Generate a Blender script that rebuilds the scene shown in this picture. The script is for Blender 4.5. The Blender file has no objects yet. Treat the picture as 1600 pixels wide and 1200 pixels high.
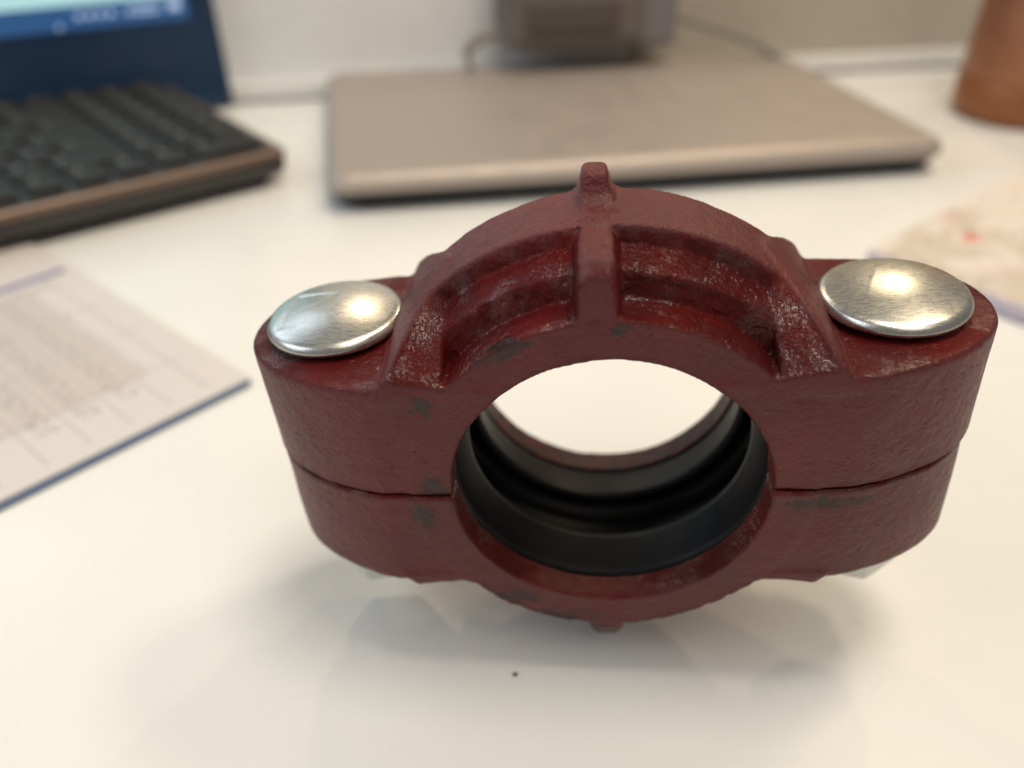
import bpy, math, random
import numpy as np
from mathutils import Matrix, Vector
import openvdb

random.seed(3)
MM = 0.001
sc = bpy.context.scene
R = math.radians

# ------------------------------------------------------------------ camera
cam_d = bpy.data.cameras.new('camera')
cam = bpy.data.objects.new('camera', cam_d)
sc.collection.objects.link(cam)
cr = Vector((0.99728871, 0.07357596, 0.00134166))
cu = Vector((-0.04226488, 0.55776587, 0.82892153))
cf = Vector((-0.06024036, 0.8267308, -0.55936329))
cam.matrix_world = Matrix(((cr.x, cu.x, -cf.x, -9.82 * MM),
                           (cr.y, cu.y, -cf.y, -120.645 * MM),
                           (cr.z, cu.z, -cf.z, 160.53 * MM),
                           (0, 0, 0, 1)))
cam_d.sensor_width = 36.0
cam_d.lens = 36.0 * 1308.98 / 1600.0
cam_d.clip_start = 0.005
cam_d.clip_end = 50
cam_d.dof.use_dof = True
cam_d.dof.focus_distance = 0.150
cam_d.dof.aperture_fstop = 7.4
sc.camera = cam

# ------------------------------------------------------------------ world, exposure
world = bpy.data.worlds.new('World')
sc.world = world
world.use_nodes = True
bg = world.node_tree.nodes['Background']
bg.inputs['Color'].default_value = (1.0, 0.96, 0.90, 1)
bg.inputs['Strength'].default_value = 0.20
sc.view_settings.view_transform = 'Standard'
sc.view_settings.look = 'None'
sc.view_settings.exposure = 0.0
sc.view_settings.gamma = 1.0
sc.cycles.use_denoising = True
sc.cycles.max_bounces = 8


# ------------------------------------------------------------------ lamps of the room, plus an added fill
def area(name, loc, target, size, power, color, shape='DISK', size_y=None):
    d = bpy.data.lights.new(name, 'AREA')
    d.shape = shape
    d.size = size
    if size_y:
        d.size_y = size_y
    d.energy = power
    d.color = color
    o = bpy.data.objects.new(name, d)
    sc.collection.objects.link(o)
    o.location = loc
    v = Vector(target) - Vector(loc)
    o.rotation_euler = v.to_track_quat('-Z', 'Y').to_euler()
    return o


WARM = (1.0, 0.80, 0.52)
area('ceiling_spot', (-0.20, 0.62, 0.53), (0, 0.02, 0.05), 0.026, 0.50, WARM)
area('ceiling_spot', (0.25, 0.62, 0.49), (0, 0.02, 0.05), 0.026, 0.50, WARM)
area('overhead_light', (0.16, 0.02, 1.40), (0.06, 0.08, 0), 0.46, 10.0, (1.0, 0.90, 0.74))
area('overhead_light', (0.55, 0.50, 1.30), (0.05, 0.15, 0), 0.24, 4.0, (1.0, 0.80, 0.54))
area('overhead_light', (0.35, -0.62, 1.35), (0.05, 0.05, 0), 0.9, 4.6, (1.0, 0.90, 0.76))  # unseen fill added on the camera side to brighten the front
area('window_light', (-1.1, 0.95, 0.80), (0, 0.1, 0.05), 0.9, 5.0, (0.72, 0.85, 1.0), 'RECTANGLE', 0.8)
area('window_light', (-1.2, -0.30, 0.85), (-0.1, 0.35, 0.05), 0.9, 6.5, (0.80, 0.89, 1.0), 'RECTANGLE', 0.8)


# ------------------------------------------------------------------ helpers
def put(o, parent=None, label=None, cat=None, group=None, kind=None):
    sc.collection.objects.link(o)
    if parent is not None:
        o.parent = parent
    if label:
        o['label'] = label
    if cat:
        o['category'] = cat
    if group:
        o['group'] = group
    if kind:
        o['kind'] = kind
    return o


def thing(name, label, cat, M=None, group=None):
    o = bpy.data.objects.new(name, None)
    o.empty_display_size = 0.01
    if M is not None:
        o.matrix_world = M
    return put(o, None, label, cat, group)


def frame2(x, y, ang, z=0.0):
    """placement on the desk: x, y in mm, heading of local +x in degrees"""
    return Matrix.Translation((x * MM, y * MM, z * MM)) @ Matrix.Rotation(R(ang), 4, 'Z')


def mesh_obj(name, verts, faces, mat, parent=None, smooth=True, **kw):
    me = bpy.data.meshes.new(name)
    me.from_pydata([tuple(v) for v in verts], [], [tuple(f) for f in faces])
    me.validate()
    me.materials.append(mat)
    if smooth:
        me.polygons.foreach_set('use_smooth', [True] * len(me.polygons))
    me.update()
    return put(bpy.data.objects.new(name, me), parent, **kw)


def rounded_rect(w, d, r, seg=8):
    """outline of a w x d rectangle centred on 0, corner radius r"""
    pts = []
    for cx, cy, a0 in ((w / 2 - r, d / 2 - r, 0), (-w / 2 + r, d / 2 - r, 90), (-w / 2 + r, -d / 2 + r, 180), (w / 2 - r, -d / 2 + r, 270)):
        for k in range(seg + 1):
            a = R(a0 + 90 * k / seg)
            pts.append((cx + r * math.cos(a), cy + r * math.sin(a)))
    return pts


def slab(name, w, d, layers, mat, parent=None, r=4.0, off=(0, 0), seg=8, tilt=None, **kw):
    """closed slab: layers = [(z, inset), ...] from bottom to top, mm"""
    verts, faces = [], []
    n = None
    for z, ins in layers:
        ring = rounded_rect(w - 2 * ins, d - 2 * ins, max(r - ins, 0.15), seg)
        n = len(ring)
        verts += [((x + off[0]) * MM, (y + off[1]) * MM, z * MM) for x, y in ring]
    for L in range(len(layers) - 1):
        for k in range(n):
            k2 = (k + 1) % n
            faces.append((L * n + k, L * n + k2, (L + 1) * n + k2, (L + 1) * n + k))
    faces.append(tuple(reversed(range(n))))
    faces.append(tuple(range((len(layers) - 1) * n, len(layers) * n)))
    o = mesh_obj(name, verts, faces, mat, parent, smooth=False, **kw)
    me = o.data
    sm = [abs(p.normal.z) < 0.999 for p in me.polygons]
    me.polygons.foreach_set('use_smooth', sm)
    return o


def lathe(name, prof, mat, parent=None, seg=64, loc=(0, 0, 0), smooth=True, **kw):
    verts, faces = [], []
    n = len(prof)
    for k in range(seg):
        a = 2 * math.pi * k / seg
        for r_, z in prof:
            verts.append(((loc[0] + r_ * math.cos(a)) * MM, (loc[1] + r_ * math.sin(a)) * MM, (loc[2] + z) * MM))
    for k in range(seg):
        k2 = (k + 1) % seg
        for i in range(n - 1):
            faces.append((k * n + i, k2 * n + i, k2 * n + i + 1, k * n + i + 1))
    return mesh_obj(name, verts, faces, mat, parent, smooth, **kw)


def tube(name, pts, rad, mat, parent=None, seg=10, **kw):
    verts, faces = [], []
    P = [Vector(p) for p in pts]
    for i, q in enumerate(P):
        t = (P[min(i + 1, len(P) - 1)] - P[max(i - 1, 0)]).normalized()
        a = t.cross(Vector((0, 0, 1)))
        if a.length < 1e-3:
            a = t.cross(Vector((0, 1, 0)))
        a.normalize()
        b = t.cross(a)
        for k in range(seg):
            an = 2 * math.pi * k / seg
            verts.append((q + a * rad * math.cos(an) + b * rad * math.sin(an)) * MM)
    for i in range(len(P) - 1):
        for k in range(seg):
            k2 = (k + 1) % seg
            faces.append((i * seg + k, i * seg + k2, (i + 1) * seg + k2, (i + 1) * seg + k))
    faces.append(tuple(range(seg)))
    faces.append(tuple(reversed(range((len(P) - 1) * seg, len(P) * seg))))
    return mesh_obj(name, verts, faces, mat, parent, **kw)


# ------------------------------------------------------------------ materials
class NT:
    def __init__(self, name):
        self.m = bpy.data.materials.new(name)
        self.m.use_nodes = True
        self.t = self.m.node_tree
        self.b = self.t.nodes['Principled BSDF']
        self.tc = self.t.nodes.new('ShaderNodeTexCoord')

    def n(self, kind, **kw):
        nd = self.t.nodes.new('ShaderNode' + kind)
        for k, v in kw.items():
            setattr(nd, k, v)
        return nd

    def l(self, a, b):
        self.t.links.new(a, b)

    def val(self, nd, key, v):
        if isinstance(v, bpy.types.NodeSocket):
            self.l(v, nd.inputs[key])
        else:
            nd.inputs[key].default_value = v

    def mapping(self, scale=(1, 1, 1), src=None, rot=(0, 0, 0), loc=(0, 0, 0)):
        mp = self.n('Mapping')
        self.l(src or self.tc.outputs['Object'], mp.inputs['Vector'])
        mp.inputs['Scale'].default_value = scale
        mp.inputs['Rotation'].default_value = rot
        mp.inputs['Location'].default_value = loc
        return mp.outputs['Vector']

    def noise(self, scale, detail=3, rough=0.5, vec=None):
        nd = self.n('TexNoise')
        nd.inputs['Scale'].default_value = scale
        nd.inputs['Detail'].default_value = detail
        nd.inputs['Roughness'].default_value = rough
        self.l(vec or self.tc.outputs['Object'], nd.inputs['Vector'])
        return nd.outputs['Fac']

    def ramp(self, fac, a, b, va=0.0, vb=1.0):
        nd = self.n('MapRange')
        nd.interpolation_type = 'SMOOTHSTEP'
        self.l(fac, nd.inputs['Value'])
        nd.inputs['From Min'].default_value = a
        nd.inputs['From Max'].default_value = b
        nd.inputs['To Min'].default_value = va
        nd.inputs['To Max'].default_value = vb
        return nd.outputs['Result']

    def math(self, op, a, b=0.0, clamp=False):
        nd = self.n('Math', operation=op)
        nd.use_clamp = clamp
        self.val(nd, 0, a)
        self.val(nd, 1, b)
        return nd.outputs[0]

    def mix(self, fac, a, b):
        nd = self.n('Mix', data_type='RGBA')
        self.val(nd, 0, fac)
        for key, v in ((6, a), (7, b)):
            if isinstance(v, bpy.types.NodeSocket):
                self.l(v, nd.inputs[key])
            else:
                nd.inputs[key].default_value = (*v, 1)
        return nd.outputs[2]

    def bump(self, h, strength, dist, prev=None):
        nd = self.n('Bump')
        nd.inputs['Strength'].default_value = strength
        nd.inputs['Distance'].default_value = dist
        self.l(h, nd.inputs['Height'])
        if prev:
            self.l(prev, nd.inputs['Normal'])
        return nd.outputs['Normal']

    def out(self, color=None, rough=None, metal=None, normal=None, **kw):
        for key, v in (('Base Color', color), ('Roughness', rough), ('Metallic', metal), ('Normal', normal)):
            if v is None:
                continue
            if isinstance(v, tuple):
                v = (*v, 1)
            self.val(self.b, key, v)
        for k, v in kw.items():
            self.val(self.b, k.replace('_', ' '), v)
        return self.m


def simple(name, color, rough=0.5, metal=0.0, grain=0.0, gscale=400, **kw):
    t = NT(name)
    col = color
    nz = t.noise(gscale, 3)
    if grain:
        col = t.mix(t.ramp(nz, 0.3, 0.7), tuple(c * (1 - grain) for c in color), tuple(min(1, c * (1 + grain)) for c in color))
    rg = t.ramp(t.noise(60, 3), 0.3, 0.7, max(rough - 0.05, 0.02), rough + 0.05)
    return t.out(col, rg, metal, t.bump(nz, 0.08, 0.0002), **kw)


# desk: white satin laminate
t = NT('white_laminate')
sm = t.ramp(t.noise(9, 4), 0.35, 0.7)
col = t.mix(sm, (0.77, 0.758, 0.73), (0.81, 0.798, 0.768))
M_DESK = t.out(col, t.ramp(t.noise(25, 5), 0.3, 0.75, 0.20, 0.34), 0.0, t.bump(t.noise(1500, 2), 0.04, 0.0001), IOR=1.45)

M_WALL_W = simple('white_wall', (0.82, 0.82, 0.82), 0.7, grain=0.02, gscale=90)
M_WALL_B = simple('beige_wall', (0.47, 0.425, 0.36), 0.75, grain=0.03, gscale=90)  # right stretch coloured darker and browner than the left
M_LEDGE = simple('white_plastic_ledge', (0.80, 0.80, 0.78), 0.4)

# red oxide paint on cast iron
t = NT('maroon_casting_paint')
at = t.n('Attribute', attribute_name='gloss')
stn = t.n('Attribute', attribute_name='stain_dark')
brk = t.ramp(t.noise(700, 4, 0.6), 0.3, 0.7, -0.22, 0.22)
g = t.math('ADD', at.outputs['Fac'], brk, True)
g = t.ramp(g, 0.25, 0.75)
big = t.noise(55, 4, 0.55)
fine = t.noise(900, 4, 0.6)
matte = t.mix(t.ramp(big, 0.3, 0.7), (0.075, 0.0060, 0.0075), (0.108, 0.0095, 0.0105))
matte = t.mix(t.ramp(fine, 0.35, 0.75, 0, 0.55), matte, (0.135, 0.017, 0.018))
gl = t.mix(t.ramp(big, 0.35, 0.65), (0.090, 0.0030, 0.0026), (0.155, 0.0050, 0.0036))
base = t.mix(g, matte, gl)
# pinholes, dark bare-iron stains and the darkened rear lip
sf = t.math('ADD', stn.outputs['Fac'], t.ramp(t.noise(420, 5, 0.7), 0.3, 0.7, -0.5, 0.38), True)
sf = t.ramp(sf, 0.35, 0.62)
vor = t.n('TexVoronoi')
vor.inputs['Scale'].default_value = 420
t.l(t.tc.outputs['Object'], vor.inputs['Vector'])
pin = t.math('MULTIPLY', t.ramp(vor.outputs['Distance'], 0.09, 0.16, 1, 0), t.ramp(t.noise(70, 2), 0.56, 0.62))
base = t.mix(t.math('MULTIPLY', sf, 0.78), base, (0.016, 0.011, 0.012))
base = t.mix(t.math('MULTIPLY', pin, 0.8), base, (0.02, 0.008, 0.008))
# brushed wear on the ground faces
brush = t.noise(1.0, 5, 0.65, t.mapping((45, 300, 1300)))
h1 = t.noise(520, 5, 0.62)
h2 = t.noise(1700, 3, 0.6)
hb = t.math('ADD', t.math('MULTIPLY', h1, 0.6), t.math('MULTIPLY', h2, 0.28))
hb = t.math('SUBTRACT', hb, t.math('MULTIPLY', pin, 0.9))
nm = t.bump(hb, 0.9, 0.0009)
nm = t.bump(brush, 0.28, 0.00026, nm)
# coarse sand-cast grain in the recesses
h3 = t.noise(1500, 8, 0.82)
sp = t.math('MULTIPLY', h3, at.outputs['Fac'])
nm = t.bump(sp, 0.9, 0.0009, nm)
h4 = t.noise(3600, 2, 0.6)
nm = t.bump(t.math('MULTIPLY', h4, at.outputs['Fac']), 0.8, 0.0004, nm)
rg = t.mix(g, (0.42,) * 3, (0.42,) * 3)
rg2 = t.math('ADD', rg, t.ramp(fine, 0.3, 0.7, -0.06, 0.10))
M_IRON = t.out(base, rg2, 0.0, nm, IOR=1.5)
t.b.inputs['Coat Weight'].default_value = 0.0
t.l(t.math('MULTIPLY', g, t.ramp(t.noise(130, 3, 0.6), 0.42, 0.62, 0.12, 0.8)), t.b.inputs['Coat Weight'])
t.b.inputs['Coat Roughness'].default_value = 0.12
t.l(t.math('SUBTRACT', 0.42, t.math('MULTIPLY', g, 0.24)), t.b.inputs['Specular IOR Level'])
cn = t.bump(t.noise(1300, 2, 0.5), 1.0, 0.00042, t.bump(t.noise(600, 2, 0.5), 0.8, 0.00035))
t.l(cn, t.b.inputs['Coat Normal'])

M_RUBBER = simple('black_rubber', (0.006, 0.006, 0.0075), 0.5, grain=0.2, gscale=200, Specular_IOR_Level=0.28)

# zinc plated steel of the bolts
t = NT('zinc_plated_steel')
nz = t.noise(1.0, 5, 0.7, t.mapping((500, 2600, 900), rot=(0, 0, 0.5)))
sp = t.noise(2600, 2, 0.6)
sm = t.noise(180, 4, 0.6)
col = t.mix(t.ramp(sm, 0.35, 0.7), (0.62, 0.61, 0.57), (0.53, 0.52, 0.48))
nm = t.bump(nz, 0.05, 0.00008)
nm = t.bump(sp, 0.22, 0.00008, nm)
nm = t.bump(sm, 0.07, 0.0004, nm)
M_ZINC = t.out(col, t.ramp(nz, 0.3, 0.7, 0.24, 0.34), 1.0, nm)

M_NUT = simple('desk_lit_zinc_nut', (0.66, 0.68, 0.62), 0.38, 0.35)  # zinc made paler to stand for the white desk reflected in it
M_LAPTOP = simple('champagne_aluminium', (0.43, 0.365, 0.325), 0.48, 0.4, grain=0.03, gscale=900)
M_LAPTOP_BASE = simple('brown_grey_aluminium', (0.30, 0.24, 0.20), 0.4, 0.7)
M_DARK = simple('black_plastic', (0.018, 0.018, 0.02), 0.45)
M_KEYCASE = simple('dark_grey_plastic', (0.040, 0.038, 0.037), 0.42)
M_KEY = simple('black_key_plastic', (0.014, 0.0135, 0.013), 0.6)
M_KEYEDGE = simple('brown_edge_highlight', (0.22, 0.15, 0.115), 0.38, 0.6)
M_NAVY = simple('dark_blue_gloss_bezel', (0.010, 0.034, 0.085), 0.20)
M_FOLDER = simple('slate_blue_card', (0.10, 0.15, 0.25), 0.5)
M_BOOKEDGE = simple('lavender_page_edge', (0.52, 0.47, 0.55), 0.6)
M_GREYBOX = simple('grey_brown_plastic', (0.15, 0.128, 0.118), 0.55, grain=0.1, gscale=30)
M_GREYBOX_D = simple('dark_brown_plastic', (0.095, 0.075, 0.070), 0.5)
M_GREYBOX_L = simple('pale_grey_plastic', (0.20, 0.185, 0.20), 0.5)
M_CABLE = simple('grey_cable', (0.27, 0.24, 0.215), 0.5)
M_COPPER = simple('copper_brown_steel', (0.36, 0.155, 0.085), 0.40, 0.55, grain=0.05, gscale=60)
M_COPPER_B = simple('orange_brown_rubber', (0.30, 0.105, 0.035), 0.42, 0.25)
M_SPECK = simple('dark_crumb', (0.04, 0.035, 0.03), 0.8)


def emis(name, color, strength):
    m = NT(name)
    m.out((0.01, 0.01, 0.01), 0.2)
    m.b.inputs['Emission Color'].default_value = (*color, 1)
    m.b.inputs['Emission Strength'].default_value = strength
    return m.m


M_SCREEN = emis('lit_screen_window', (0.50, 0.80, 0.80), 0.9)
M_TASK = emis('lit_taskbar', (0.028, 0.11, 0.28), 0.8)
M_GLYPH = emis('lit_taskbar_icons', (0.55, 0.68, 0.95), 0.8)

# ------------------------------------------------------------------ setting
desk = slab('desk_top', 2200, 1500, [(-28, 0.6), (-27, 0), (-0.6, 0), (0, 0.6)], M_DESK, None, r=6, off=(0, 0),
            kind='structure', label='white laminate desk top under everything')
desk.matrix_world = frame2(23.2 + 0.2656 * 750, 516.5 - 0.964 * 750, 15.4)
# the desk's far edge lies along the line through (-241, 461) and (288, 607)


def wall_box(name, u0, u1, v0, v1, z0, z1, mat, parent=None, **kw):
    verts = [((u) * MM, (v) * MM, z * MM) for z in (z0, z1) for u, v in ((u0, v0), (u1, v0), (u1, v1), (u0, v1))]
    faces = [(3, 2, 1, 0), (4, 5, 6, 7), (0, 1, 5, 4), (1, 2, 6, 5), (2, 3, 7, 6), (3, 0, 4, 7)]
    return mesh_obj(name, verts, faces, mat, parent, smooth=False, **kw)


WF = frame2(23.2, 517.5, 15.4)     # origin on the desk's back line
wa = wall_box('wall', -1100, 5, 4, 60, -28, 330, M_WALL_W, kind='structure', label='pale grey low wall behind the desk, its left stretch')  # top kept low so the lamps beyond shine over it
wa.matrix_world = WF
wb = wall_box('wall', 5.4, 1100, 4.5, 60, -28, 330, M_WALL_B, kind='structure', label='beige low wall behind the desk, right of the grey wall box')
wb.matrix_world = WF
led = wall_box('wall_ledge', -1098, 1098, -6, 3.5, 3.0, 13, M_LEDGE, kind='structure', label='narrow white ledge along the foot of the wall')
led.matrix_world = WF
gap = wall_box('wall_ledge_gap', -1098, 1098, -4, 3.4, 0.004, 2.99, M_GREYBOX_L, kind='structure', label='thin grey strip standing for the dark gap under the white ledge')  # strip coloured grey to stand for the dark gap
gap.matrix_world = WF

# ------------------------------------------------------------------ the coupling
# part frame: origin = centre of the bore in the front plane, x right, y away, z up (mm)
A = ((0.99636, -0.00309, -0.08517), (0.0, 0.99934, -0.03622), (0.08522, 0.03609, 0.99571))
OBJM = Matrix(((A[0][0], A[0][1], A[0][2], 0), (A[1][0], A[1][1], A[1][2], 0), (A[2][0], A[2][1], A[2][2], 54.95 * MM), (0, 0, 0, 1)))
coupling = thing('pipe_coupling', 'maroon painted cast iron grooved pipe coupling bolted round a black rubber gasket', 'pipe coupling', OBJM)
DEP = 47.0
BX, BY = 53.3, 23.6


def smin(a, b, k):
    h = np.clip(0.5 + 0.5 * (b - a) / k, 0, 1)
    return b + (a - b) * h - k * h * (1 - h)


def smax(a, b, k):
    return -smin(-a, -b, k)


def sstep(x, a, b):
    q = np.clip((x - a) / (b - a), 0, 1)
    return q * q * (3 - 2 * q)


PLAN = [(-42, 0), (42, 0), (47, 0.9), (52, 2.6), (57, 4.9), (61, 7.4), (64.5, 10.4), (67.4, 14), (69.4, 18), (70.2, 22), (70.1, 26), (69, 30),
        (66.8, 34), (63.5, 37.4), (59, 40.2), (54, 42.3), (48, 43.6), (42, 44.2), (-42, 44.2)]
PLAN = [(x + max(0, x - 50) * 0.065, y) for x, y in PLAN[1:-1]] + [(-x - max(0, x - 50) * 0.012, y) for x, y in reversed(PLAN[1:-1])]


for _k in range(2):
    PLAN = [q for i in range(len(PLAN)) for q in ((0.75 * PLAN[i][0] + 0.25 * PLAN[(i + 1) % len(PLAN)][0], 0.75 * PLAN[i][1] + 0.25 * PLAN[(i + 1) % len(PLAN)][1]),
                                                  (0.25 * PLAN[i][0] + 0.75 * PLAN[(i + 1) % len(PLAN)][0], 0.25 * PLAN[i][1] + 0.75 * PLAN[(i + 1) % len(PLAN)][1]))]


def poly_sdf(px, py, poly):
    d = np.full(px.shape, 1e9, np.float32)
    ins = np.zeros(px.shape, bool)
    n = len(poly)
    for i in range(n):
        ax, ay = poly[i]
        bx, by = poly[(i + 1) % n]
        ex, ey = bx - ax, by - ay
        wx, wy = px - ax, py - ay
        tt = np.clip((wx * ex + wy * ey) / (ex * ex + ey * ey), 0, 1)
        d = np.minimum(d, (wx - ex * tt) ** 2 + (wy - ey * tt) ** 2)
        c = ((ay > py) != (by > py))
        with np.errstate(divide='ignore', invalid='ignore'):
            xi = (bx - ax) * (py - ay) / ((by - ay) if by != ay else 1e-9) + ax
        ins ^= c & (px < xi)
    d = np.sqrt(d)
    return np.where(ins, -d, d)


def half_sdf(x, y, z, pl, lower=False):
    a = np.abs(x)
    yy = np.minimum(y, DEP - y)
    r = np.sqrt(x * x + z * z)
    Pc = 48.0
    crown = smax(r - Pc, 14.9 + 0.25 * (r - 44.4) - yy, 0.45)
    step2 = smax(r - (42.6 + 0.30 * (yy - 9.0)), 8.0 + 0.20 * (r - 37.8) - yy, 0.45)
    step1 = smax(r - 37.9, -yy, 0.5)
    if lower:
        ribp = np.minimum(39.5 + 1.6 * yy, 46.7 + 0.14 * np.minimum(yy, 12) + 6.2 * sstep(yy, 11.5, 21.5))
    else:
        ribp = 46.4 + 0.085 * yy
    rib = smax(smax(np.abs(x + 1.3) - (2.85 + 0.10 * np.maximum(46 - r, 0) + 0.07 * np.minimum(yy, 14) * sstep(47.6 - r, 0, 3.0)), (r - ribp) * 0.95, 1.5), -yy, 2.0)
    top = (18.0 if lower else 19.9) + 0.177 * a + 0.657 * yy
    ed = smax(smax(29.0 - a, (z - top) * 0.83, 1.0), r - Pc, 0.7)
    st = smax(smax(38.6 - 0.43 * yy - a, r - (47.55 + 0.052 * yy), 0.9), 23.5 - z, 0.5)
    st = smax(st, 20 - a, 0.3)
    arch = smin(crown, step2, 0.5)
    arch = smin(arch, step1, 0.5)
    arch = smin(arch, rib, 0.6)
    arch = smin(arch, smax(ed, 22.0 - z, 0.5), 0.9)
    if not lower:
        arch = smin(arch, st, 0.6)
    if not lower:
        tab = smax(smax(np.abs(x + 1.2) - (2.3 + 0.13 * (53.4 - z)), z - 53.4, 1.2), smax(23.4 + 0.45 * (z - 48) - y, y - 31.5, 0.6), 1.6)
        arch = smin(arch, smax(tab, 42 - z, 0.5), 2.4)
    arch = smax(arch, -y, 0.5)
    pad = smax(pl + 0.35 * sstep(a, 45, 66) + 0.022 * np.maximum(12 - z, 0) if lower else pl, z - (24.1 if lower else 24.95), 1.3)
    h = smin(arch, pad, 1.0)
    # bore and gasket channel
    h = smax(h, 30.0 - r, 0.55)
    chan = smax(r - 37.4, 6.6 - yy, 0.6)
    h = smax(h, -chan, 0.5)
    # parting face and bolt hole
    h = smax(h, (0.30 if lower else 0.16) + 0.35 * sstep(a, 48, 70) - z, 1.1 if lower else 0.7)
    h = smax(h, 6.2 - np.hypot(a - BX, y - BY), 0.4)
    return h


def vnoise(P, scale, seed):
    """smooth value noise at points P (n,3), result about -1..1"""
    rs = np.random.RandomState(seed)
    T = rs.rand(64, 64, 64).astype(np.float32) * 2 - 1
    Q = P * scale + 1000.0
    I = np.floor(Q).astype(int)
    F = (Q - I)
    F = F * F * (3 - 2 * F)
    out = 0
    for dx in (0, 1):
        for dy in (0, 1):
            for dz in (0, 1):
                w = (F[:, 0] if dx else 1 - F[:, 0]) * (F[:, 1] if dy else 1 - F[:, 1]) * (F[:, 2] if dz else 1 - F[:, 2])
                out = out + w * T[(I[:, 0] + dx) & 63, (I[:, 1] + dy) & 63, (I[:, 2] + dz) & 63]
    return out


STAINS = {False: [(-19, 0, 33.5, 5.0, 2.2), (-33, 0, 21.5, 1.8, 1.6), (-33.5, 0, 2.5, 2.2, 2.0), (2, 0, 36, 1.5, 1.0)],
          True: [(-36, 0, 5.0, 2.2, 2.8), (-12, 0, 35.6, 6.5, 2.2), (16.5, 0, 35.0, 2.6, 1.3), (-3, 6, 45, 4.0, 6.0), (-20, 0, 29, 4.5, 1.5), (40, 0, 3.2, 9, 1.0)]}


def build_half(lower):
    vs = 0.42
    x0, y0, z0 = -73.6, -1.8, -1.2
    nx, ny, nz_ = int(147.6 / vs) + 1, int(50.8 / vs) + 1, int(57.6 / vs) + 1
    X = (x0 + vs * np.arange(nx, dtype=np.float32))
    Y = (y0 + vs * np.arange(ny, dtype=np.float32))
    Z = (z0 + vs * np.arange(nz_, dtype=np.float32))
    px, py = np.meshgrid(X, Y, indexing='ij')
    pl = poly_sdf(px, py, PLAN).astype(np.float32)
    D = half_sdf(X[:, None, None], Y[None, :, None], Z[None, None, :], pl[:, :, None], lower)
    D = np.clip(np.broadcast_to(D, (nx, ny, nz_)), -2, 2).astype(np.float32)
    grid = openvdb.FloatGrid(2.0)
    grid.copyFromArray(np.ascontiguousarray(D / vs))
    pts, quads = grid.convertToQuads(0.0)
    P = np.array(pts, dtype=np.float64) * vs + np.array([x0, y0, z0])
    Q = np.array(quads)
    # orientation: outward
    c = P[Q]
    n = np.cross(c[:, 1] - c[:, 0], c[:, 3] - c[:, 0])
    vol = (c.mean(1) * n).sum()
    if vol < 0:
        Q = Q[:, ::-1]
        n = -n
    N = np.zeros_like(P)
    for k in range(4):
        np.add.at(N, Q[:, k], n)
    N /= np.linalg.norm(N, axis=1)[:, None] + 1e-9
    a = np.abs(P[:, 0])
    yy = np.minimum(P[:, 1], DEP - P[:, 1])
    r = np.hypot(P[:, 0], P[:, 2])
    z = P[:, 2]
    pln = r - 48.0 + 2.2 * (a > 41.3)
    inner = (r > 37.6) & (yy < 15.6) & (yy > 0.25) & (np.abs(P[:, 0] + 1.3) > 4.0) & (r < 47.4) & (z > 24.6) & (a < 40)
    wall_side = (np.abs(N[:, 1]) < 0.6) & (np.abs(P[:, 0] + 1.3) > 2.9) & (a < 6.5) & (yy < 15) & (r > 38.5) & (r < 47.8)
    padtop = (z > 24.2) & (z < 26) & (a > 40.5) & (N[:, 2] > 0.8)
    bore = (P[:, 1] < 12) & (r < 31.2) & (np.abs(N[:, 1]) < 0.75)
    seam = (z < 1.2) & (N[:, 2] < -0.35)
    ribnose = (a < 4.6) & (r > 43.5) & (yy < 4.5) & (N[:, 1] > -0.93) & (yy > 0.1)
    gloss = np.where(inner | wall_side | bore | seam, 1.0, 0.0)
    gloss = np.where(padtop, 0.82, gloss)
    gloss = np.where(ribnose, 0.6, gloss)
    for _ in range(4):
        acc = np.zeros(len(P))
        cnt = np.zeros(len(P))
        mq = gloss[Q].mean(1)
        for k in range(4):
            np.add.at(acc, Q[:, k], mq)
            np.add.at(cnt, Q[:, k], 1)
        gloss = acc / np.maximum(cnt, 1)
    # cast surface: low waves, and rough sand grain in the recesses
    Pn = P + (100.0 if lower else 0.0)
    rough = np.where(inner, 1.0, np.where(wall_side, 0.8, 0.0))
    rough = rough * np.where((a > 29.5), 0.45, 1.0)
    facing = np.clip(-N[:, 1], 0, 1)
    d = 0.16 * vnoise(Pn, 0.13, 1) + 0.07 * vnoise(Pn, 0.42, 2) + 0.035 * vnoise(Pn, 1.05, 3)
    d = d * np.where(a > 58, 0.6, 1.0)
    d += rough * (0.12 * vnoise(Pn, 0.6, 4) + 0.17 * vnoise(Pn, 1.6, 5)) * (0.55 + 0.45 * facing)
    ragged = np.exp(-((r - 38.2) / 0.9) ** 2) * (yy < 1.2) * (z > 24)
    d += ragged * 0.30 * vnoise(Pn, 0.55, 6)
    P = P + N * d[:, None]
    stain_dark = np.zeros(len(P))
    for sx, sy, sz, ra, rb in STAINS[lower]:
        e = np.sqrt(((P[:, 0] - sx) / ra) ** 2 + ((z - sz) / rb) ** 2)
        m = (np.abs(P[:, 1] - sy) < 3.0) if sy == 0 else (np.abs(P[:, 1] - sy) < 7)
        stain_dark = np.maximum(stain_dark, np.where(m, np.clip(1.15 - 0.55 * e, 0, 1), 0))
    stain_dark = np.maximum(stain_dark, np.where((P[:, 1] > 39.5) & (r < 31.4), 0.62, 0))  # whole rear bore lip darkened through the same mask
    if lower:
        P[:, 2] *= -1
        Q = Q[:, ::-1]
    me = bpy.data.meshes.new('housing_half')
    me.vertices.add(len(P))
    me.vertices.foreach_set('co', (P * MM).astype(np.float32).ravel())
    me.loops.add(Q.size)
    me.loops.foreach_set('vertex_index', Q.astype(np.int32).ravel())
    me.polygons.add(len(Q))
    me.polygons.foreach_set('loop_start', np.arange(0, Q.size, 4, dtype=np.int32))
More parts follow.
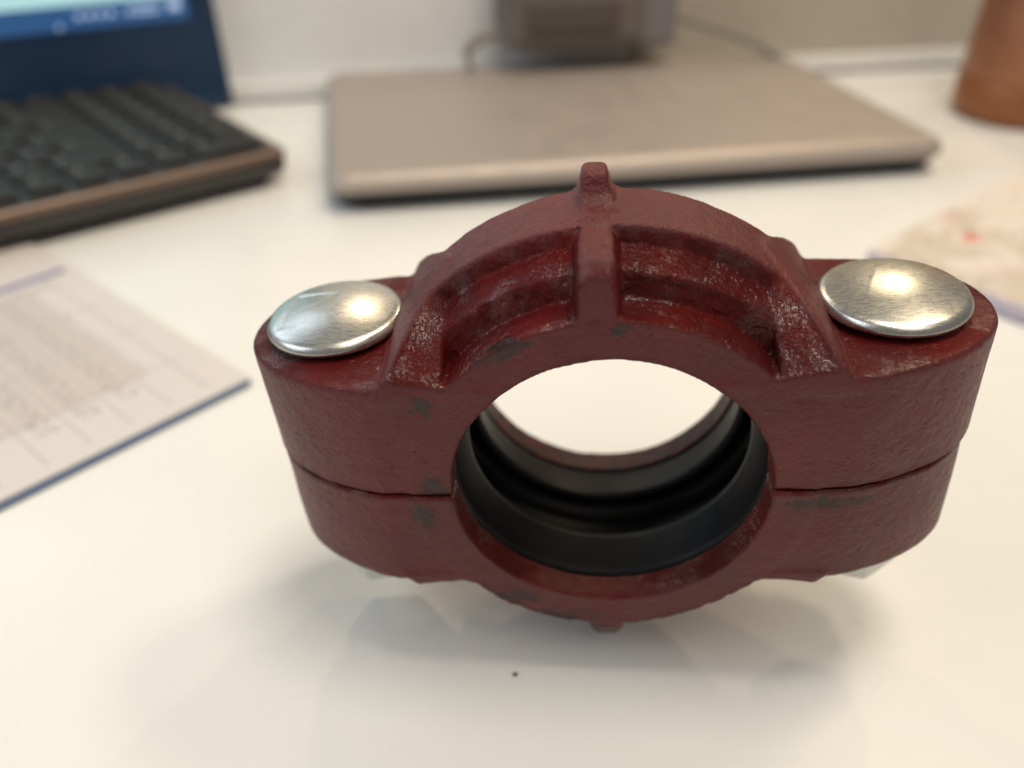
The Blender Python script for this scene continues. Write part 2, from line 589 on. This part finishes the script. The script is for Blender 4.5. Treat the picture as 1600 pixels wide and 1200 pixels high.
    me.polygons.foreach_set('use_smooth', np.ones(len(Q), bool))
    me.update(calc_edges=True)
    for nm_, arr in (('gloss', gloss), ('stain_dark', stain_dark)):
        at_ = me.attributes.new(nm_, 'FLOAT', 'POINT')
        at_.data.foreach_set('value', arr.astype(np.float32))
    me.materials.append(M_IRON)
    o = bpy.data.objects.new('housing_half', me)
    put(o, coupling, label='upper housing half with a ribbed, pocketed crown' if not lower else 'lower housing half resting on its rib')
    return o


upper = build_half(False)
lowr = build_half(True)
lowr.location = (-0.2 * MM, -0.35 * MM, 0)

# gasket: one lathed profile about the bore axis (y)
prof = [(6.75, 36.9), (6.75, 31.6), (7.4, 30.3), (8.6, 29.9), (12, 29.35), (15.5, 28.7), (16.8, 28.6), (17.6, 29.1), (17.4, 30.2), (15.5, 32.4),
        (16.5, 34.6), (20, 35.4), (27, 35.4), (30.5, 34.6), (31.5, 32.4), (29.6, 30.2), (29.4, 29.1), (30.2, 28.6), (31.5, 28.7), (35, 29.35), (38.4, 29.9),
        (39.6, 30.4), (40.25, 31.6), (40.25, 36.9)]
prof = prof + [prof[0]]
verts, faces = [], []
NS = 160
for k in range(NS):
    an = 2 * math.pi * k / NS
    for yv, rv in prof[:-1]:
        verts.append((rv * math.cos(an) * MM, yv * MM, rv * math.sin(an) * MM))
m_ = len(prof) - 1
for k in range(NS):
    k2 = (k + 1) % NS
    for i in range(m_):
        i2 = (i + 1) % m_
        faces.append((k * m_ + i, k * m_ + i2, k2 * m_ + i2, k2 * m_ + i))
mesh_obj('gasket', verts, faces, M_RUBBER, coupling, label='black rubber sealing ring inside the bore')


def bolt(side, mark):
    x = side * BX
    # head: low dome with a rolled rim, standing a little proud of the pad
    seg, rings = 144, 46
    HR = 13.45
    verts, faces = [], []
    Rs = 52.0

    def height(rr, px, py):
        h = math.sqrt(Rs * Rs - rr * rr) - math.sqrt(Rs * Rs - HR * HR)
        h = h * (1 - 0.0 * rr)
        for (x1, y1, x2, y2, amp, ext) in mark:
            ex, ey = x2 - x1, y2 - y1
            L = math.hypot(ex, ey)
            s = ((px - x1) * ex + (py - y1) * ey) / L
            dd = ((px - x1) * ey - (py - y1) * ex) / L
            w = max(0, min(1, (s + 1) / 1.2)) * max(0, min(1, (L + 1 - s) / 1.2))
            st_ = 1 / (1 + math.exp(-dd / 0.13))
            fall = math.exp(-max(dd, 0) / ext) if dd > 0 else 1
            h -= amp * w * st_ * fall
        return h
    verts.append((x * MM, BY * MM, (27.9 + height(0, 0, 0)) * MM))
    for i in range(1, rings + 1):
        rr = HR * i / rings
        for k in range(seg):
            an = 2 * math.pi * k / seg
            px, py = rr * math.cos(an), rr * math.sin(an)
            edge = 0.0
            q = (rr - (HR - 1.6)) / 1.6
            rr2 = rr
            if q > 0:
                edge = 0.75 * (1 - math.sqrt(max(0, 1 - q * q)))
            verts.append(((x + px) * MM, (BY + py) * MM, (27.95 + height(rr, px, py) - edge - 0.45 * (rr / HR) ** 2 * 0) * MM - 0.45 * MM * (0 if i < rings else 0)))
    rimprof = [(13.66, 26.8), (13.66, 26.35), (13.4, 25.95), (12.8, 25.75), (8.6, 25.7), (8.6, 24.0)]
    for rr, zz in rimprof:
        for k in range(seg):
            an = 2 * math.pi * k / seg
            verts.append(((x + rr * math.cos(an)) * MM, (BY + rr * math.sin(an)) * MM, zz * MM))
    for k in range(seg):
        faces.append((0, 1 + k, 1 + (k + 1) % seg))
    for i in range(rings - 1 + len(rimprof)):
        for k in range(seg):
            k2 = (k + 1) % seg
            a0 = 1 + i * seg
            faces.append((a0 + k, a0 + seg + k, a0 + seg + k2, a0 + k2))
    hd = mesh_obj('bolt_head', verts, faces, M_ZINC, coupling,
                  label='round zinc bolt head at the window side' if side < 0 else 'round zinc bolt head nearer the patterned booklet')
    # shank with rolled thread
    pr = [(0, 24.5), (4.9, 24.5), (4.9, -26)]
    z = -26.0
    zend = -43.0
    while z > zend:
        pr += [(4.85, z), (4.35, z - 0.65)]
        z -= 1.3
    pr += [(4.2, zend), (3.6, zend - 0.6), (0, zend - 0.6)]
    lathe('bolt_shank', pr[::-1], M_ZINC, coupling, seg=40, loc=(x, BY, 0))
    # hexagon nut with chamfered corners
    nv, nf = [], []
    rot = R(14 if side < 0 else 38)
    for zz, fr in ((-25.6, 0.93), (-26.5, 1.0), (-37.8, 1.0), (-38.8, 0.93)):
        for k in range(6):
            an = rot + k * math.pi / 3
            for da in (-0.22, 0, 0.22):
                rr = 12.0 * fr * (1.0 if da == 0 else 0.93)
                nv.append(((x + rr * math.cos(an + da)) * MM, (BY + rr * math.sin(an + da)) * MM, zz * MM))
    for L in range(3):
        for k in range(18):
            k2 = (k + 1) % 18
            nf.append((L * 18 + k, (L + 1) * 18 + k, (L + 1) * 18 + k2, L * 18 + k2))
    nf.append(tuple(range(18)))
    nf.append(tuple(reversed(range(54, 72))))
    mesh_obj('nut', nv, nf, M_NUT, coupling, smooth=False)


bolt(-1, [(-10.2, -6.0, -9.2, 5.5, 0.16, 3.0), (-8.5, 5.6, -0.8, 5.2, 0.20, 2.5), (-7.0, -1.0, 1.5, 4.0, 0.05, 0.6)])
bolt(1, [(-5.8, -3.2, -1.8, 6.6, -0.035, 0.5), (-9.0, 2.0, -3.5, 7.0, 0.03, 0.5)])

# ------------------------------------------------------------------ closed laptop behind
LP = thing('laptop', 'closed champagne gold laptop lying flat behind the coupling', 'laptop', frame2(7.0, 396.5, 14.67))
LW, LD = 330, 208
slab('base', LW, LD, [(1.6, 9), (3.0, 6.0), (8.0, 3.0), (9.5, 2.2)], M_DARK, LP, r=12, seg=10)  # coloured black to stand for the shadow gap below the lid
slab('lid', LW, LD, [(10.3, 0.7), (10.8, 0.1), (13.2, 0.2), (15.8, 1.1), (17.8, 2.8), (19.0, 5.2), (19.6, 8.5), (19.7, 13)], M_LAPTOP, LP, r=12, seg=10)
slab('seam_gasket', LW - 3, LD - 3, [(9.4, 0), (10.4, 0)], M_DARK, LP, r=11)
for fx in (-1, 1):
    for fy in (-1, 1):
        lathe('foot', [(0, 0.05), (7, 0.05), (7.4, 0.5), (7.4, 2.8), (0, 2.8)], M_DARK, LP, seg=24, loc=(fx * 130, fy * 85, 0))

# ------------------------------------------------------------------ keyboard and screen on the left
KB = thing('keyboard', 'wide black computer keyboard with thick case and a brown highlight coloured on its edge before the lit screen', 'keyboard', frame2(-157, 296, 44))
KW, KD = 330, 182
slab('case', KW, KD, [(5.5, 3.5), (8, 0.8), (12, 0), (15.0, 0.2)], M_KEYCASE, KB, r=5, off=(-KW / 2, KD / 2))
slab('edge_highlight', KW + 0.8, KD + 0.8, [(15.05, 0.1), (15.4, 0), (18.2, 0.2), (19.4, 1.2)], M_KEYEDGE, KB, r=5.4, off=(-KW / 2, KD / 2))  # upper case layer coloured brown for the highlight along its edge
slab('key_deck', KW - 7, KD - 7, [(19.45, 0), (19.9, 0.4)], M_KEYCASE, KB, r=3, off=(-KW / 2, KD / 2))
for fx in (-20, -310):
    for fy in (16, 160):
        slab('foot', 26, 12, [(0.05, 0.6), (0.6, 0), (5.6, 0)], M_DARK, KB, r=3, off=(fx, fy))
key_meshes = {}
M_LEGEND = simple('grey_key_print', (0.30, 0.29, 0.26), 0.5)
LEGENDS = []
for strokes in (((0, 0, .7, 4), (0, 0, 3, .7), (0, 3.4, 3, 4.1)), ((0, 0, .7, 4), (2.4, 0, 3.1, 4), (0, 1.7, 3.1, 2.4)), ((0, 3.3, 3.2, 4), (1.2, 0, 1.9, 4), (0, 0, 3.2, .7))):
    lv, lf = [], []
    for i, (a0, b0, a1, b1) in enumerate(strokes):
        zz = 0.0
        lv += [(a0 * MM, b0 * MM, (zz + i * .01) * MM), (a1 * MM, b0 * MM, (zz + i * .01) * MM), (a1 * MM, b1 * MM, (zz + i * .01) * MM), (a0 * MM, b1 * MM, (zz + i * .01) * MM)]
        lf.append((4 * i, 4 * i + 1, 4 * i + 2, 4 * i + 3))
    lm = bpy.data.meshes.new('legend')
    lm.from_pydata(lv, [], lf)
    lm.materials.append(M_LEGEND)
    LEGENDS.append(lm)


def key(cx, cy, w, d):
    kk = (round(w, 1), round(d, 1))
    if kk not in key_meshes:
        o = slab('key', w, d, [(0, 0.0), (2.2, 0.6), (3.0, 1.2), (3.3, 2.0)], M_KEY, KB, r=2.0, seg=3)
        key_meshes[kk] = o.data
    else:
        o = put(bpy.data.objects.new('key', key_meshes[kk]), KB)
    o.location = (cx * MM, cy * MM, 19.95 * MM)
    if w < 60:
        q = bpy.data.objects.new('legend', LEGENDS[(int(cx) * 7 + int(cy)) % 3])
        put(q, o)
        q.location = ((-w / 2 + 5.2) * MM, (d / 2 - 5.4) * MM, 3.34 * MM)


for row in range(8):
    cy = 17.5 + row * 21.2
    if row == 0:
        lay = [34, 17, 17, 17, 17, 17, 96, 17, 17, 17]
    elif row == 7:
        lay = [17] * 15
    elif row in (2, 4):
        lay = [17, 17, 17, 26, 17, 17, 17, 17, 17, 17, 17, 17, 17, 17]
    else:
        lay = [17, 17, 17, 36, 17, 17, 17, 17, 17, 17, 17, 17, 17]
    x = -8.0
    for i, w in enumerate(lay):
        if x - w < -KW + 8:
            break
        key(x - w / 2, cy, w, 17.6 if row < 7 else 13)
        x -= w + 2.8

SC = thing('computer_screen', 'dark blue computer screen with a lit taskbar standing behind the keyboard', 'screen', frame2(-236, 433, 37))


def sbox(name, x0, x1, z0, z1, y0, y1, mat, parent, r=0.0, **kw):
    verts = [(a_ * MM, b_ * MM, c_ * MM) for c_ in (z0, z1) for a_, b_ in ((x0, y0), (x1, y0), (x1, y1), (x0, y1))]
    faces = [(3, 2, 1, 0), (4, 5, 6, 7), (0, 1, 5, 4), (1, 2, 6, 5), (2, 3, 7, 6), (3, 0, 4, 7)]
    o = mesh_obj(name, verts, faces, mat, parent, smooth=False, **kw)
    if r:
        b = o.modifiers.new('bevel', 'BEVEL')
        b.width = r * MM
        b.segments = 3
    return o


def tilt(o, ang=-5):
    o.rotation_euler = (R(ang), 0, 0)
    return o


tilt(sbox('bezel', -360, 0, 1, 250, 0, 8, M_NAVY, SC, 2.5))
tilt(sbox('screen_panel', -346, -17, 70, 240, -0.6, -0.05, M_SCREEN, SC))
tilt(sbox('taskbar', -346, -17, 57, 70, -0.62, -0.06, M_TASK, SC))
for gx, gw, gz, gh in ((-25, 7, 65, 5), (-42, 16, 66, 1.4), (-42, 15, 63, 1.4), (-52, 2.2, 64, 3), (-62, 3, 64, 3), (-68, 3, 64, 3), (-74, 3, 64, 3), (-80, 3, 64, 3), (-92, 2.4, 59, 2)):
    tilt(sbox('taskbar_icon', gx - gw / 2, gx + gw / 2, gz - gh / 2, gz + gh / 2, -0.9, -0.64, M_GLYPH, SC))
sbox('screen_foot', -300, -20, 0.05, 8, -2, 40, M_DARK, SC, 2)


# ------------------------------------------------------------------ printed sheet in a blue folder, left
def print_mat(name, w, d, kind):
    q = NT(name)
    sep = q.n('SeparateXYZ')
    q.l(q.tc.outputs['Object'], sep.inputs[0])
    x, y = sep.outputs[0], sep.outputs[1]

    def inside(v, lo, hi):
        return q.math('MULTIPLY', q.math('GREATER_THAN', v, lo * MM), q.math('LESS_THAN', v, hi * MM))
    if kind == 'form':
        paper = (0.66, 0.605, 0.58)
        # table of figures: faint ruled columns and rows of grey print
        lines = q.math('LESS_THAN', q.math('FRACT', q.math('MULTIPLY', y, 1 / 0.0135)), 0.07)
        lines2 = q.math('LESS_THAN', q.math('FRACT', q.math('MULTIPLY', x, 1 / 0.030)), 0.03)
        both = q.math('MAXIMUM', lines, lines2)
        area_ = q.math('MULTIPLY', inside(x, 6, 132), inside(y, 8, 190))
        both = q.math('MULTIPLY', both, area_)
        col = q.mix(q.math('MULTIPLY', both, 0.55), paper, (0.40, 0.35, 0.36))
        rows = q.math('FLOOR', q.math('MULTIPLY', x, 1 / 0.030))
        cols = q.math('FLOOR', q.math('MULTIPLY', y, 1 / 0.0135))
        wn = q.n('TexWhiteNoise', noise_dimensions='2D')
        cb = q.n('CombineXYZ')
        q.l(rows, cb.inputs[0])
        q.l(cols, cb.inputs[1])
        q.l(cb.outputs[0], wn.inputs['Vector'])
        txt = q.ramp(q.noise(1.0, 3, 0.6, q.mapping((260, 900, 1))), 0.5, 0.56)
        txt = q.math('MULTIPLY', txt, q.math('GREATER_THAN', wn.outputs[0], 0.35))
        bandx = inside(q.math('FRACT', q.math('MULTIPLY', y, 1 / 0.0135)), 250, 800)
        txt = q.math('MULTIPLY', q.math('MULTIPLY', txt, bandx), q.math('MULTIPLY', inside(x, 20, 118), inside(y, 22, 180)))
        col = q.mix(q.math('MULTIPLY', txt, 0.62), col, (0.25, 0.20, 0.19))
        tint = q.math('MULTIPLY', inside(x, 28, 118), inside(y, 24, 160))  # brownish tint over the middle of the sheet
        col = q.mix(q.math('MULTIPLY', tint, 0.30), col, (0.42, 0.33, 0.27))
        hd = q.math('MULTIPLY', inside(x, 128, 132.5), inside(y, 4, 95))
        col = q.mix(q.math('MULTIPLY', hd, 0.9), col, (0.12, 0.12, 0.28))
        sub = q.math('MULTIPLY', inside(x, 119, 123), inside(y, 14, 90))
        col = q.mix(q.math('MULTIPLY', sub, 0.35), col, (0.25, 0.2, 0.2))
    else:
        paper = (0.74, 0.66, 0.60)
        n1 = q.noise(48, 3, 0.5)
        n2 = q.noise(120, 4, 0.6)
        col = q.mix(q.ramp(n1, 0.48, 0.64, 0, 0.42), paper, (0.40, 0.32, 0.22))
        col = q.mix(q.ramp(n2, 0.56, 0.64, 0, 0.45), col, (0.26, 0.21, 0.15))
        col = q.mix(q.ramp(q.noise(26, 2, 0.5, q.mapping(loc=(0.3, 0.2, 0)))
                           , 0.60, 0.70, 0, 0.4), col, (0.66, 0.44, 0.40))
        dx = q.math('SUBTRACT', x, 0.046)
        dy = q.math('ADD', y, 0.0225)
        rr = q.math('ADD', q.math('MULTIPLY', dx, dx), q.math('MULTIPLY', dy, dy))
        col = q.mix(q.ramp(rr, 6e-6, 2.2e-5, 0.9, 0), col, (0.75, 0.16, 0.12))
    return q.out(col, 0.42 if kind == 'form' else 0.5)


# local x runs from the near short edge towards the keyboard, local y to the left
PF = thing('printed_form', 'printed table sheet on a thin blue folder beside the keyboard', 'paper', frame2(-115.5, 112, 143.5))
slab('folder_cover', 176, 214, [(0.05, 0.2), (0.3, 0), (1.0, 0), (1.15, 0.2)], M_FOLDER, PF, r=3, off=(86, 108.6))
slab('sheet', 174, 212, [(1.2, 0), (1.75, 0.05), (1.8, 0.15)], print_mat('printed_form_paper', 174, 212, 'form'), PF, r=2.5, off=(87.3, 107.3))

# booklet on the right
BK = thing('patterned_booklet', 'beige booklet with blotchy patterned cover and one red spot, behind a bolt head', 'booklet', frame2(118, 221, 43))
slab('page_block', 205, 148, [(0.05, 1.2), (0.8, 0.3), (2.5, 0), (5.6, 0), (7.0, 0.6)], M_BOOKEDGE, BK, r=3, off=(102.5, -74))
slab('cover', 205, 148, [(7.02, 0.8), (7.2, 0.7), (7.4, 1.0)], print_mat('patterned_cover_print', 205, 148, 'cover'), BK, r=3, off=(102.5 + 0.4, -74 + 0.4))

# ------------------------------------------------------------------ copper flask
FL = thing('steel_flask', 'copper brown metal drinking flask standing at the desk corner by the laptop', 'flask', frame2(277.5, 456, 0))
lathe('base_cup', [(0, 0.3), (33, 0.3), (36, 1.2), (38.5, 4), (39.4, 10), (39.4, 25.2), (38.9, 25.8), (0, 25.9)], M_COPPER_B, FL)
lathe('flask_body', [(0, 26.0), (38.6, 26.0), (39.0, 27), (37.6, 60), (36.2, 100), (34, 140), (28, 170), (19, 188), (17, 196), (0, 196)], M_COPPER, FL)
lathe('cap', [(0, 196.1), (20, 196.1), (21, 198), (21, 222), (19, 225), (0, 225)], M_COPPER_B, FL)

# ------------------------------------------------------------------ grey box low on the wall with its cables
BX_ = thing('wall_box', 'dark grey box low on the wall with a pale side strip', 'wall box', WF @ Matrix.Translation((-22 * MM, 0, 0)))
sbox('box_body', -72, 24, 34, 150, -42, 3.5, M_GREYBOX, BX_, 6)
sbox('front_cover', -58, 4, 46, 64, -45, -41.5, M_GREYBOX_D, BX_, 1.5)
sbox('lower_lip', -60, 18, 37, 43, -44, -41.5, M_GREYBOX_D, BX_, 1)
sbox('side_strip', 16, 46, 33, 150, -40, 3.4, M_GREYBOX_L, BX_, 5)
cabA = WF @ Vector((0, 0, 0))
cb1 = tube('power_cable', [(22, -18, 48), (40, -19, 45), (66, -22, 38), (92, -26, 28), (108, -32, 19), (114, -38, 11), (110, -44, 4.8), (98, -48, 3.5), (60, -46, 3.5), (20, -40, 3.5)], 2.8, M_CABLE,
           label='pale grey cable drooping from the wall box to the desk', cat='cable')
cb1.matrix_world = WF
cb2 = tube('short_cable', [(-93, -22, 43), (-102, -22, 41), (-112, -22, 37), (-117, -22, 30), (-115, -22, 20), (-108, -24, 10), (-92, -26, 3.8), (-50, -26, 3.8)], 3.7, M_CABLE,
           label='short grey cable looping from the wall box behind the laptop', cat='cable')
cb2.matrix_world = WF

# crumb on the desk
bpy_v, bpy_f = [], []
for i in range(5):
    th = math.pi * (i + 0.5) / 5
    for k in range(7):
        an = 2 * math.pi * k / 7
        rr = 0.62 * math.sin(th) * (1 + 0.25 * math.sin(3 * an + i))
        bpy_v.append((rr * math.cos(an) * MM, rr * 0.8 * math.sin(an) * MM, (0.35 - 0.34 * math.cos(th)) * MM))
for i in range(4):
    for k in range(7):
        bpy_f.append((i * 7 + k, i * 7 + (k + 1) % 7, (i + 1) * 7 + (k + 1) % 7, (i + 1) * 7 + k))
bpy_f += [tuple(reversed(range(7))), tuple(range(28, 35))]
sp_ = mesh_obj('crumb', bpy_v, bpy_f, M_SPECK, None, label='tiny dark crumb on the white desk in front of the coupling', cat='crumb')
sp_.matrix_world = frame2(-17.8, -0.7, 20)
